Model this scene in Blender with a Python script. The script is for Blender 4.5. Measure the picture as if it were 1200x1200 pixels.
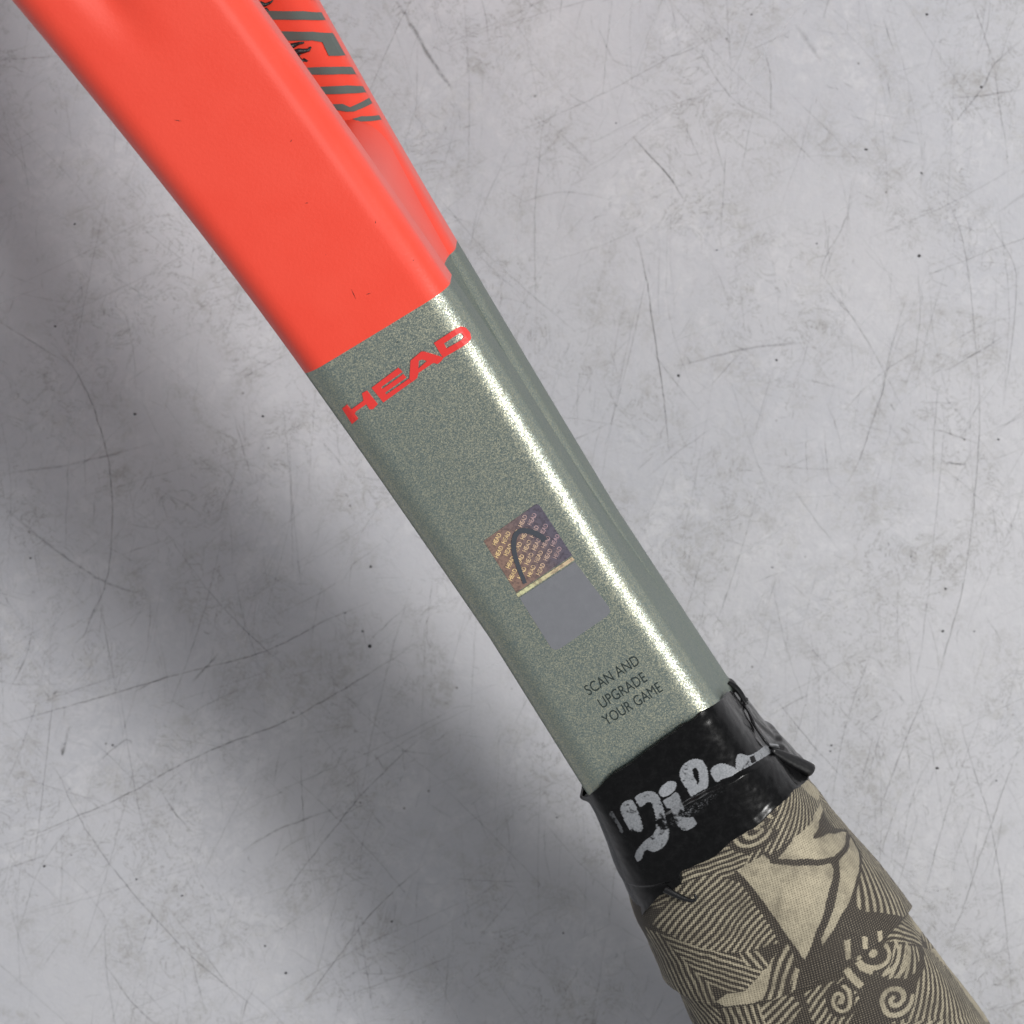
import bpy, bmesh, math, random
import numpy as np
from mathutils import Matrix, Vector

random.seed(7)
rng = np.random.default_rng(7)
for o in list(bpy.data.objects):
    bpy.data.objects.remove(o, do_unlink=True)
scene = bpy.context.scene
MM = 0.001

# ------------------------------------------------------------------ camera
CAM_H = 0.415
cam_data = bpy.data.cameras.new('camera')
cam = bpy.data.objects.new('camera', cam_data)
scene.collection.objects.link(cam)
cam.location = (0, 0, CAM_H)
cam.rotation_euler = (0, 0, 0)
cam_data.sensor_width = 36
cam_data.sensor_height = 36
cam_data.lens = 36 * 2871 / 1200
cam_data.clip_start = 0.01
cam_data.clip_end = 20
cam_data.dof.use_dof = True
cam_data.dof.focus_distance = 0.325
cam_data.dof.aperture_fstop = 62
scene.camera = cam
scene.render.resolution_x = 1024
scene.render.resolution_y = 1024

# ------------------------------------------------------------------ light
world = bpy.data.worlds.new('World')
scene.world = world
world.use_nodes = True
bg = world.node_tree.nodes['Background']
bg.inputs[0].default_value = (0.94, 0.97, 1.0, 1)
bg.inputs[1].default_value = 0.27


def area(name, loc, target, sx, sy, power, col):
    d = bpy.data.lights.new(name, 'AREA')
    d.shape = 'RECTANGLE'
    d.size, d.size_y = sx, sy
    d.energy = power
    d.color = col
    o = bpy.data.objects.new(name, d)
    scene.collection.objects.link(o)
    o.location = loc
    o.rotation_euler = (Vector(target) - Vector(loc)).to_track_quat('-Z', 'Y').to_euler()
    return o


area('ceiling_lamp', (0.84, 0.15, 1.12), (0, 0, 0.05), 0.33, 0.33, 18.5, (1.0, 0.988, 0.965))
area('fill_lamp', (1.1, -1.25, 0.90), (0, 0, 0.1), 0.75, 0.75, 5.0, (1.0, 0.985, 0.95))  # added broad fill: lifts the shadows and gives the frame its sheen
area('third_ceiling_lamp', (-0.74, 0.55, 1.28), (0, 0, 0.1), 0.34, 0.34, 3.0, (0.97, 0.98, 1.0))

scene.view_settings.view_transform = 'Standard'
scene.view_settings.look = 'None'
scene.view_settings.exposure = 0
scene.view_settings.gamma = 1
scene.view_settings.use_curve_mapping = False
scene.render.engine = 'CYCLES'

# ------------------------------------------------------------------ node helpers


class NT:
    def __init__(self, name):
        self.m = bpy.data.materials.new(name)
        self.m.use_nodes = True
        self.t = self.m.node_tree
        self.b = self.t.nodes['Principled BSDF']
        self.out = self.t.nodes['Material Output']

    def n(self, kind, **kw):
        nd = self.t.nodes.new(kind)
        for k, v in kw.items():
            setattr(nd, k, v)
        return nd

    def l(self, a, b):
        self.t.links.new(a, b)

    def setv(self, sock, val):
        if isinstance(val, bpy.types.NodeSocket):
            self.l(val, sock)
        elif isinstance(val, (tuple, list)) and len(val) == 3 and sock.type == 'RGBA':
            sock.default_value = (*val, 1)
        else:
            sock.default_value = val

    def math(self, op, a, b=0.0, c=None, clamp=False):
        nd = self.n('ShaderNodeMath', operation=op, use_clamp=clamp)
        self.setv(nd.inputs[0], a)
        self.setv(nd.inputs[1], b)
        if c is not None:
            self.setv(nd.inputs[2], c)
        return nd.outputs[0]

    def mix(self, fac, a, b, blend='MIX'):
        nd = self.n('ShaderNodeMix', data_type='RGBA', blend_type=blend)
        self.setv(nd.inputs[0], fac)
        self.setv(nd.inputs[6], a)
        self.setv(nd.inputs[7], b)
        return nd.outputs[2]

    def coords(self, kind='Object', scale=1000.0, rot=0.0, stretch=(1, 1, 1)):
        tc = self.n('ShaderNodeTexCoord')
        mp = self.n('ShaderNodeMapping')
        mp.inputs['Scale'].default_value = tuple(scale * k for k in stretch)
        mp.inputs['Rotation'].default_value = (0, 0, rot)
        self.l(tc.outputs[kind], mp.inputs[0])
        return mp.outputs[0]

    def noise(self, vec, scale, detail=4, rough=0.55, dist=0.0, out='Fac', typ='FBM'):
        nd = self.n('ShaderNodeTexNoise', noise_type=typ)
        self.l(vec, nd.inputs['Vector'])
        nd.inputs['Scale'].default_value = scale
        nd.inputs['Detail'].default_value = detail
        nd.inputs['Roughness'].default_value = rough
        nd.inputs['Distortion'].default_value = dist
        return nd.outputs[out]

    def ramp(self, val, a, b, lo=0.0, hi=1.0, smooth=True):
        nd = self.n('ShaderNodeMapRange', interpolation_type='SMOOTHSTEP' if smooth else 'LINEAR')
        self.setv(nd.inputs[0], val)
        for i, q in enumerate((a, b, lo, hi)):
            nd.inputs[1 + i].default_value = q
        return nd.outputs[0]

    def bump(self, h, strength=0.3, dist=0.0001, normal=None):
        nd = self.n('ShaderNodeBump')
        nd.inputs['Strength'].default_value = strength
        nd.inputs['Distance'].default_value = dist
        self.l(h, nd.inputs['Height'])
        if normal is not None:
            self.l(normal, nd.inputs['Normal'])
        return nd.outputs[0]

    def p(self, **kw):
        for k, v in kw.items():
            self.setv(self.b.inputs[k.replace('_', ' ')], v)


def mat_floor():
    g = NT('worn_grey_floor_paint')
    v = g.coords()
    cloud = g.noise(v, 0.018, 3, 0.5)
    med = g.noise(v, 0.09, 5, 0.62, 0.6)
    fine = g.noise(v, 0.5, 4, 0.7, 0.8)
    base = g.mix(g.ramp(cloud, 0.35, 0.65), (0.415, 0.42, 0.452), (0.45, 0.45, 0.475))
    # brownish rubbed-in dirt in loose patches
    dirt = g.math('MULTIPLY', g.ramp(med, 0.46, 0.72), g.ramp(fine, 0.40, 0.66))
    base = g.mix(g.math('MULTIPLY', dirt, 0.60), base, (0.215, 0.206, 0.19))
    base = g.mix(g.ramp(fine, 0.30, 0.75, 0.0, 0.26), base, (0.50, 0.50, 0.51))
    rubbed = g.math('MULTIPLY', g.ramp(g.noise(v, 0.06, 5, 0.7, 1.0), 0.48, 0.66), g.ramp(fine, 0.38, 0.6))
    base = g.mix(g.math('MULTIPLY', rubbed, 0.36), base, (0.57, 0.57, 0.588))
    # hair-thin creases: thin bands of distorted noise
    wob = g.noise(v, 0.16, 5, 0.66, 1.6)
    vein = g.ramp(g.math('ABSOLUTE', g.math('SUBTRACT', wob, 0.5)), 0.0, 0.014, 1.0, 0.0)
    patch = g.ramp(g.noise(v, 0.045, 2), 0.36, 0.62)
    base = g.mix(g.math('MULTIPLY', g.math('MULTIPLY', vein, patch), 0.62), base, (0.185, 0.18, 0.17))
    wob2 = g.noise(v, 0.42, 4, 0.7, 2.2)
    vein2 = g.ramp(g.math('ABSOLUTE', g.math('SUBTRACT', wob2, 0.52)), 0.0, 0.02, 1.0, 0.0)
    base = g.mix(g.math('MULTIPLY', g.math('MULTIPLY', vein2, g.ramp(med, 0.40, 0.62)), 0.40), base, (0.21, 0.205, 0.197))
    # grit
    vo = g.n('ShaderNodeTexVoronoi')
    g.l(v, vo.inputs['Vector'])
    vo.inputs['Scale'].default_value = 0.22
    dots = g.ramp(vo.outputs['Distance'], 0.035, 0.06, 1.0, 0.0)
    sep = g.n('ShaderNodeSeparateColor')
    g.l(vo.outputs['Color'], sep.inputs[0])
    dots = g.math('MULTIPLY', dots, g.ramp(sep.outputs[0], 0.80, 0.86))
    base = g.mix(g.math('MULTIPLY', dots, 0.7), base, (0.12, 0.11, 0.10))
    h = g.noise(v, 0.7, 3, 0.7)
    g.p(Base_Color=base, Roughness=0.5, Normal=g.bump(h, 0.5, 0.00016))
    g.p(Specular_IOR_Level=0.35)
    return g.m


def mat_scratch(name, col):
    g = NT(name)
    at = g.n('ShaderNodeAttribute', attribute_name='fade')
    v = g.coords()
    nz = g.ramp(g.noise(v, 1.1, 4, 0.7), 0.34, 0.60, 0.25, 1.0)
    tr = g.n('ShaderNodeBsdfTransparent')
    mx = g.n('ShaderNodeMixShader')
    g.p(Base_Color=col, Roughness=0.7)
    g.l(g.math('MULTIPLY', at.outputs['Fac'], nz), mx.inputs[0])
    g.l(tr.outputs[0], mx.inputs[1])
    g.l(g.b.outputs[0], mx.inputs[2])
    g.l(mx.outputs[0], g.out.inputs[0])
    return g.m


def mat_coral():
    g = NT('satin_coral_paint')
    v = g.coords()
    n1 = g.noise(v, 2.2, 3, 0.6)
    n2 = g.noise(v, 0.12, 3, 0.5)
    col = g.mix(g.ramp(n2, 0.3, 0.7), (0.79, 0.058, 0.030), (0.805, 0.066, 0.036))
    specks = g.ramp(g.noise(v, 1.3, 2, 0.5), 0.80, 0.82)
    col = g.mix(g.math('MULTIPLY', specks, 0.5), col, (0.35, 0.03, 0.02))
    g.p(Base_Color=col, Roughness=0.40, Normal=g.bump(n1, 0.4, 0.00007))
    g.p(Specular_IOR_Level=0.5, Coat_Weight=0.25, Coat_Roughness=0.25)
    return g.m


def mat_flake():
    g = NT('grey_green_metal_flake')
    v = g.coords()
    vo = g.n('ShaderNodeTexVoronoi')
    g.l(v, vo.inputs['Vector'])
    vo.inputs['Scale'].default_value = 8.0
    sep = g.n('ShaderNodeSeparateColor')
    g.l(vo.outputs['Color'], sep.inputs[0])
    # every flake lies at its own small angle
    geo = g.n('ShaderNodeNewGeometry')
    sub = g.n('ShaderNodeVectorMath', operation='SUBTRACT')
    g.l(vo.outputs['Color'], sub.inputs[0])
    sub.inputs[1].default_value = (0.5, 0.5, 0.5)
    sc = g.n('ShaderNodeVectorMath', operation='SCALE')
    g.l(sub.outputs[0], sc.inputs[0])
    sc.inputs['Scale'].default_value = 0.23
    add = g.n('ShaderNodeVectorMath', operation='ADD')
    g.l(geo.outputs['Normal'], add.inputs[0])
    g.l(sc.outputs[0], add.inputs[1])
    nrm = g.n('ShaderNodeVectorMath', operation='NORMALIZE')
    g.l(add.outputs[0], nrm.inputs[0])
    # blue-green ground under straw-coloured flakes
    base = g.mix(g.ramp(sep.outputs[1], 0.1, 0.9), (0.050, 0.085, 0.090), (0.095, 0.135, 0.137))
    g.p(Base_Color=base, Roughness=0.5, Coat_Weight=0.2, Coat_Roughness=0.24, Specular_IOR_Level=0.2)
    fl = g.n('ShaderNodeBsdfPrincipled')
    g.setv(fl.inputs['Base Color'], g.mix(g.ramp(sep.outputs[0], 0.1, 0.95), (0.46, 0.51, 0.475), (0.82, 0.785, 0.58)))
    fl.inputs['Metallic'].default_value = 1.0
    fl.inputs['Specular Tint'].default_value = (0.16, 0.22, 0.22, 1)
    fl.inputs['Roughness'].default_value = 0.36
    g.l(nrm.outputs[0], fl.inputs['Normal'])
    fl.inputs['Coat Weight'].default_value = 0.3
    fl.inputs['Coat Roughness'].default_value = 0.24
    fl.inputs['Coat Tint'].default_value = (1.0, 0.98, 0.92, 1)
    mx = g.n('ShaderNodeMixShader')
    g.l(g.ramp(sep.outputs[2], 0.0, 1.0, 0.46, 0.70), mx.inputs[0])
    g.l(g.b.outputs[0], mx.inputs[1])
    g.l(fl.outputs[0], mx.inputs[2])
    g.l(mx.outputs[0], g.out.inputs[0])
    return g.m


def mat_plain(name, col, rough=0.5, metal=0.0, nscale=3.0, nstr=0.15, var=0.12, coat=0.0, dist=0.00005, spec=0.5):
    g = NT(name)
    v = g.coords()
    nz = g.noise(v, nscale, 4, 0.6)
    c2 = tuple(x * (1 - var) for x in col)
    g.p(Base_Color=g.mix(nz, col, c2), Roughness=rough, Metallic=metal, Coat_Weight=coat, Specular_IOR_Level=spec)
    g.p(Normal=g.bump(nz, nstr, dist))
    return g.m


def foil_across(g):
    tc = g.n('ShaderNodeTexCoord')
    sp = g.n('ShaderNodeSeparateXYZ')
    g.l(tc.outputs['Object'], sp.inputs[0])
    v = g.coords()
    w = g.math('MULTIPLY', g.math('SUBTRACT', g.noise(v, 0.4, 3, 0.6), 0.5), 0.004)
    return v, g.ramp(g.math('ADD', sp.outputs[0], w), -0.0025, 0.0055)


def mat_holo():
    g = NT('holographic_foil')
    v, k = foil_across(g)
    n2 = g.noise(v, 2.2, 2, 0.6)
    col = g.mix(k, (0.36, 0.235, 0.19), (0.165, 0.15, 0.195))
    col = g.mix(g.ramp(n2, 0.4, 0.7, 0, 0.5), col, (0.06, 0.05, 0.065))
    g.p(Base_Color=col, Metallic=0.5, Roughness=0.36, Normal=g.bump(n2, 0.4, 0.00005))
    return g.m


def mat_gold(name, a, b, scale=0.22):
    g = NT(name)
    v, k = foil_across(g)
    col = g.mix(k, a, b)
    n2 = g.noise(v, 1.6, 2, 0.6)
    col = g.mix(g.ramp(n2, 0.42, 0.66, 0, 0.6), col, (0.2, 0.14, 0.12))
    g.p(Base_Color=col, Metallic=0.3, Roughness=0.3)
    return g.m


def mat_tape():
    g = NT('black_vinyl_tape')
    v = g.coords()
    at = g.n('ShaderNodeAttribute', attribute_name='ink')
    nz = g.noise(v, 1.1, 5, 0.7)
    n2 = g.noise(v, 4.0, 3, 0.7)
    black = g.mix(g.ramp(nz, 0.4, 0.75), (0.003, 0.003, 0.0033), (0.007, 0.007, 0.0075))
    dust = g.ramp(n2, 0.66, 0.74)
    black = g.mix(g.math('MULTIPLY', dust, 0.05), black, (0.16, 0.16, 0.16))
    ink = g.mix(g.ramp(n2, 0.35, 0.65), (0.21, 0.22, 0.235), (0.30, 0.31, 0.33))
    col = g.mix(at.outputs['Fac'], black, ink)
    g.p(Base_Color=col, Roughness=g.math('ADD', g.ramp(nz, 0.3, 0.7, 0.18, 0.28), g.math('MULTIPLY', at.outputs['Fac'], 0.2)))
    g.p(Normal=g.bump(nz, 0.08, 0.0001), Specular_IOR_Level=0.24)
    return g.m


def mat_grip():
    g = NT('printed_overgrip_fabric')
    at = g.n('ShaderNodeAttribute', attribute_name='print')
    uv = g.n('ShaderNodeUVMap', uv_map='unrolled')
    sp = g.n('ShaderNodeSeparateXYZ')
    g.l(uv.outputs[0], sp.inputs[0])
    v = g.coords()
    wob = g.math('MULTIPLY', g.math('SUBTRACT', g.noise(v, 0.5, 2), 0.5), 2.0)
    k = 2 * math.pi / 0.46
    x = g.math('ADD', g.math('MULTIPLY', sp.outputs[0], 100 * k), wob)
    y = g.math('ADD', g.math('MULTIPLY', sp.outputs[1], 100 * k), wob)
    p1 = g.math('SINE', g.math('ADD', g.math('MULTIPLY', x, 0.80), g.math('MULTIPLY', y, 0.50)))
    p2 = g.math('SINE', g.math('SUBTRACT', g.math('MULTIPLY', y, 0.86), g.math('MULTIPLY', x, 0.45)))
    weave = g.math('MULTIPLY', p1, p2)                      # -1 .. 1
    nz = g.noise(v, 2.6, 4, 0.75)
    soil = g.noise(v, 0.28, 4, 0.65)
    big = g.noise(v, 0.12, 3, 0.5)
    cream = g.mix(g.ramp(big, 0.35, 0.65), (0.43, 0.38, 0.275), (0.37, 0.33, 0.24))
    pores = g.ramp(weave, -0.9, -0.25, 1.0, 0.0)
    cream = g.mix(g.math('MULTIPLY', pores, 0.75), cream, (0.12, 0.10, 0.07))
    dark = g.mix(g.ramp(weave, 0.0, 0.8), (0.018, 0.015, 0.013), (0.130, 0.108, 0.082))
    # the print sits on the yarn: the edge follows the weave and the fuzz
    edge = g.math('ADD', at.outputs['Fac'], g.math('ADD', g.math('MULTIPLY', weave, -0.20), g.math('MULTIPLY', g.math('SUBTRACT', nz, 0.5), 0.95)))
    fac = g.ramp(edge, 0.05, 0.85)
    col = g.mix(fac, cream, dark)
    col = g.mix(g.ramp(nz, 0.35, 0.7, 0, 0.30), col, (0.05, 0.042, 0.033))
    col = g.mix(g.ramp(soil, 0.38, 0.72, 0, 0.45), col, (0.045, 0.037, 0.029))
    h = g.math('ADD', g.math('MULTIPLY', weave, 0.5), g.math('MULTIPLY', nz, 0.5))
    g.p(Base_Color=col, Roughness=0.72, Normal=g.bump(h, 0.5, 0.00008), Specular_IOR_Level=0.3)
    g.p(Sheen_Weight=0.05)
    return g.m


M = dict(
    floor=mat_floor(), scratch=mat_scratch('dark_scratch', (0.13, 0.125, 0.115)), bright=mat_scratch('pale_scratch', (0.66, 0.66, 0.67)),
    coral=mat_coral(), flake=mat_flake(), holo=mat_holo(), tape=mat_tape(), grip=mat_grip(),
    red=mat_plain('red_logo_ink', (0.72, 0.040, 0.034), 0.4, nscale=4, nstr=0.1),
    slogan=mat_plain('dark_green_ink', (0.012, 0.022, 0.022), 0.5),
    grey_ink=mat_plain('grey_throat_ink', (0.115, 0.135, 0.125), 0.5, 0.2),
    panel=mat_plain('grey_label_film', (0.185, 0.19, 0.208), 0.32, nscale=0.8, var=0.16, nstr=0.3, dist=0.0001),
    gold=mat_gold('gold_micro_ink', (1.0, 0.74, 0.36), (0.52, 0.36, 0.40)),
    strip=mat_gold('gold_green_foil', (0.72, 0.72, 0.42), (0.72, 0.55, 0.36), 0.12),
    emblem=mat_plain('grey_embossed_foil', (0.095, 0.105, 0.125), 0.28, 0.4),
    rubber=mat_plain('black_rubber', (0.007, 0.007, 0.008), 0.45, nscale=2, nstr=0.5, dist=0.0003),
    edge=mat_plain('black_tape_edge', (0.005, 0.005, 0.006), 0.36, nscale=1.5, nstr=0.4, dist=0.0002),
)

# ------------------------------------------------------------------ object helpers
COL = scene.collection


def link(name, me, mats, parent=None, smooth=True):
    o = bpy.data.objects.new(name, me)
    for m in (mats if isinstance(mats, (list, tuple)) else [mats]):
        me.materials.append(m)
    if smooth:
        me.shade_smooth()
    COL.objects.link(o)
    if parent is not None:
        o.parent = parent
    return o


def mesh_from(verts, faces):
    """verts in mm"""
    me = bpy.data.meshes.new('mesh')
    V = (np.asarray(verts, float) * MM).reshape(-1, 3)
    me.from_pydata(V.tolist(), [], [tuple(int(i) for i in f) for f in faces])
    me.validate()
    me.update()
    return me


def grid_mesh(P, wrap=False):
    """P: (rows, cols, 3) mm -> quad grid, fast path"""
    r, c = P.shape[:2]
    idx = np.arange(r * c).reshape(r, c)
    if wrap:
        idx = np.concatenate([idx, idx[:, :1]], 1)
    q = np.stack([idx[:-1, :-1], idx[:-1, 1:], idx[1:, 1:], idx[1:, :-1]], -1).reshape(-1, 4)
    me = bpy.data.meshes.new('mesh')
    me.vertices.add(r * c)
    me.vertices.foreach_set('co', (P.reshape(-1, 3) * MM).astype(np.float32).ravel())
    me.loops.add(q.size)
    me.loops.foreach_set('vertex_index', q.astype(np.int32).ravel())
    me.polygons.add(len(q))
    me.polygons.foreach_set('loop_start', np.arange(0, q.size, 4, dtype=np.int32))
    me.update(calc_edges=True)
    me.validate()
    return me, q


def attr(me, name, vals):
    a = me.attributes.new(name, 'FLOAT', 'POINT')
    a.data.foreach_set('value', np.asarray(vals, np.float32).ravel())


def inside(poly, X, Y):
    res = np.zeros(X.shape, bool)
    n = len(poly)
    for i in range(n):
        x0, y0 = poly[i]
        x1, y1 = poly[(i + 1) % n]
        if y0 == y1:
            continue
        c = ((y0 > Y) != (y1 > Y)) & (X < (x1 - x0) * (Y - y0) / (y1 - y0) + x0)
        res ^= c
    return res


def dist_line(pts, X, Y):
    d = np.full(X.shape, 1e9)
    for (x0, y0), (x1, y1) in zip(pts[:-1], pts[1:]):
        dx, dy = x1 - x0, y1 - y0
        t = np.clip(((X - x0) * dx + (Y - y0) * dy) / (dx * dx + dy * dy + 1e-12), 0, 1)
        d = np.minimum(d, (X - x0 - t * dx) ** 2 + (Y - y0 - t * dy) ** 2)
    return np.sqrt(d)


def sstep(a, b, x):
    t = np.clip((x - a) / (b - a), 0, 1)
    return t * t * (3 - 2 * t)


def vnoise(X, Y, scale, seed=0):
    """smooth value noise in numpy, 0..1"""
    r = np.random.default_rng(seed)
    T = r.random((64, 64))
    x, y = X * scale + 1000, Y * scale + 1000
    i, j = np.floor(x).astype(int), np.floor(y).astype(int)
    fx, fy = x - i, y - j
    fx, fy = fx * fx * (3 - 2 * fx), fy * fy * (3 - 2 * fy)
    g = lambda a, b: T[a % 64, b % 64]
    return (g(i, j) * (1 - fx) * (1 - fy) + g(i + 1, j) * fx * (1 - fy) + g(i, j + 1) * (1 - fx) * fy + g(i + 1, j + 1) * fx * fy)


def tube(path, radii, n=10, squash=1.0):
    """closed tube through path (mm) -> verts, faces"""
    P = np.asarray(path, float)
    V, F = [], []
    ref = np.array([0.3, 0.2, 0.93])
    for k in range(len(P)):
        t = P[min(k + 1, len(P) - 1)] - P[max(k - 1, 0)]
        t /= np.linalg.norm(t) + 1e-12
        a = np.cross(t, ref)
        a /= np.linalg.norm(a) + 1e-12
        b = np.cross(t, a)
        for q in range(n):
            th = 2 * math.pi * q / n
            V.append(P[k] + radii[k] * (math.cos(th) * a + squash * math.sin(th) * b))
    for k in range(len(P) - 1):
        for q in range(n):
            q2 = (q + 1) % n
            F.append((k * n + q, k * n + q2, (k + 1) * n + q2, (k + 1) * n + q))
    F.append(tuple(range(n - 1, -1, -1)))
    F.append(tuple(range((len(P) - 1) * n, len(P) * n)))
    return V, F


# ------------------------------------------------------------------ measured data (mm)
LOGO={'H':[[(-9.348,78.614),(-8.454,78.787),(-8.352,77.932),(-6.314,78.121),(-5.93,79.074),(-5.157,79.044),(-5.007,76.706),(-5.895,76.47),(-6.296,76.681),(-6.275,77.508),(-8.001,77.387),(-8.331,77.14),(-8.272,76.371),(-9.453,76.113)]],
 'E':[[(-4.463,79.044),(-0.04,79.5),(0.117,78.732),(-3.355,78.463),(-3.349,78.166),(0.044,78.404),(0.11,77.799),(-3.355,77.543),(-3.349,77.246),(0.328,77.493),(0.269,76.906),(-4.267,76.53)]],
 'A':[[(0.38,77.481),(1.819,79.453),(3.618,79.75),(3.975,79.54),(5.649,77.51),(5.193,77.285),(4.541,77.186),(4.127,77.617),(1.789,77.496),(1.272,76.994),(0.311,76.879)],[(2.71,78.88),(3.194,78.777),(3.598,78.268),(2.071,78.001)]],
 'D':[[(5.644,79.853),(9.003,79.945),(9.679,79.799),(10.089,79.223),(10.191,78.296),(9.966,77.676),(9.453,77.401),(5.566,77.502)],[(6.699,79.11),(9.008,79.175),(9.328,78.915),(9.311,78.452),(8.919,78.252),(6.634,78.325)]]}
HOLO=[(-3.429, 53.107), (4.941, 53.82), (5.344, 53.754), (5.539, 53.348), (5.58, 45.083), (-3.579, 44.54)]
STRIP=[(-3.691, 44.417), (5.429, 44.893), (5.534, 44.388), (-3.713, 43.854)]
PANEL=[(-3.598, 43.672), (5.396, 44.151), (5.967, 36.138), (5.727, 35.458), (5.046, 35.165), (-2.768, 34.523), (-3.481, 34.744), (-3.747, 35.309)]
EMBLEM=[(-1.856, 45.064), (-1.441, 47.199), (-0.914, 49.16), (-0.222, 50.632), (0.685, 51.583), (1.601, 51.71), (2.523, 51.036), (3.284, 49.95), (3.629, 48.823)]
MICRO_DIR=[(-3.575, 52.151), (-1.929, 53.218), (-1.943, 51.897)]
SCAN=[(1.233, 27.513), (1.283, 24.877), (1.437, 22.463), (-2.957, 27.319), (5.395, 27.685), (-2.389, 24.76), (4.935, 24.978), (-3.139, 22.265), (6.022, 22.645), (-2.644, 28.962)]
REGIONS=[
 ([(-14.56,-0.93),(-4.49,-1.49),(2.46,-1.57),(4.44,-5.56),(1.12,-6.18),(-5.63,-6.3),(-12.35,-6.0)],-0.062,1.083),
 ([(-12.78,-8.67),(-6.98,-3.92),(-1.14,-4.55),(1.02,-7.63),(1.94,-18.08),(-2.53,-16.96),(-6.21,-14.92),(-9.35,-12.11)],0.428,1.209),
 ([(-12.99,-9.35),(-9.35,-12.11),(-4.32,-16.59),(-1.6,-20.59),(-5.82,-21.96),(-8.05,-20.4),(-10.09,-17.31)],-0.765,1.140),
 ([(-14.8,-9.01),(-12.17,-10.18),(-8.75,-19.47),(-9.06,-22.03),(-10.31,-22.54),(-11.93,-21.61),(-14.83,-20.3),(-17.54,-19.04),(-16.12,-12.58)],-1.603,1.276),
 ([(-3.49,-16.51),(-0.89,-17.7),(-0.32,-20.47),(-1.75,-20.5),(-3.38,-18.65)],-1.399,1.421),
 ([(-0.28,-20.04),(3.43,-17.91),(1.97,-23.25),(-1.53,-25.63),(-4.0,-24.36)],0.776,1.805),
 ([(2.69,-6.05),(12.18,-1.04),(24.91,-5.16),(30.4,-30.41),(22.57,-9.23),(9.69,-6.6),(6.47,-6.74)],0.354,1.077),
 ([(21.45,-8.34),(26.08,-13.1),(30.4,-28.96),(30.4,-38.36),(18.53,-28.2),(12.68,-21.82),(12.28,-19.76),(17.21,-18.39),(23.77,-18.51),(26.7,-17.37),(19.7,-12.06)],-2.220,5.879),
 ([(-17.3,-19.79),(-10.41,-22.74),(-10.44,-27.45),(-16.0,-26.54)],-1.186,1.232),
 ([(-9.74,-23.37),(-4.74,-25.06),(-5.74,-29.56),(-10.79,-27.36)],-1.750,1.331),
 ([(-4.65,-24.89),(-0.71,-25.23),(-0.24,-28.74),(-3.89,-30.67),(-5.89,-29.47)],0.339,1.505),
 ([(1.08,-26.89),(6.94,-28.02),(4.2,-28.97),(6.98,-30.44),(6.96,-32.47),(3.66,-34.45),(-0.29,-31.84)],0.401,1.368),
 ([(15.36,-27.85),(30.4,-34.89),(28.06,-36.78),(21.58,-35.81),(13.59,-27.84)],-0.895,1.182),
 ([(21.58,-35.81),(24.85,-38.74),(27.99,-55.34),(7.9,-37.8),(11.15,-36.37)],0.500,1.478),
 ([(14.0,-28.93),(19.92,-34.58),(14.47,-34.94),(11.46,-33.93),(10.29,-30.71)],-2.749,1.564),
]
GROUND=[
 [(1.72,-6.0),(6.29,-6.17),(6.25,-7.83),(12.64,-13.4),(12.61,-14.3),(10.21,-16.27),(7.83,-18.59),(3.63,-22.35),(3.18,-18.48),(2.54,-12.19)],
 [(6.71,-7.36),(9.69,-6.6),(23.44,-9.37),(21.73,-10.0),(13.23,-9.08),(15.69,-10.38),(24.58,-16.06),(17.97,-14.39),(13.94,-13.41)],
 [(24.65,-17.06),(22.13,-18.18),(15.15,-18.43),(10.61,-19.88),(6.31,-21.78),(6.6,-20.89),(10.65,-17.75),(14.38,-14.45)],
 [(-1.79,-20.58),(-0.32,-20.47),(-1.29,-21.69),(-3.84,-24.23),(-5.06,-24.2),(-8.28,-23.12),(-9.01,-21.93),(-7.4,-21.37),(-5.43,-21.95),(-4.24,-21.49),(-2.97,-21.12)],
 [(25.4,-38.92),(30.07,-42.48),(30.4,-51.7),(30.4,-57.99),(30.4,-57.5),(23.94,-52.55),(25.08,-48.57),(25.95,-43.41)],
 [(28.44,-33.35),(30.4,-36.99),(30.4,-38.15),(25.63,-36.7),(25.75,-34.96)],
 [(8.83,-23.02),(9.49,-23.44),(8.27,-25.83),(7.66,-25.64)],
 [(10.84,-24.35),(11.4,-25.05),(10.68,-26.36),(10.11,-25.99)],
 [(12.97,-25.56),(13.75,-25.97),(13.03,-26.96),(12.42,-26.7)],
 [(2.22,-22.68),(2.4,-23.13),(0.42,-25.17),(-0.52,-25.57)],
 [(21.73,-4.44),(28.88,-7.62),(30.4,-10.5),(26.7,-9.64),(23.49,-8.92),(21.65,-6.98),(20.69,-4.76)],
]
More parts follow.
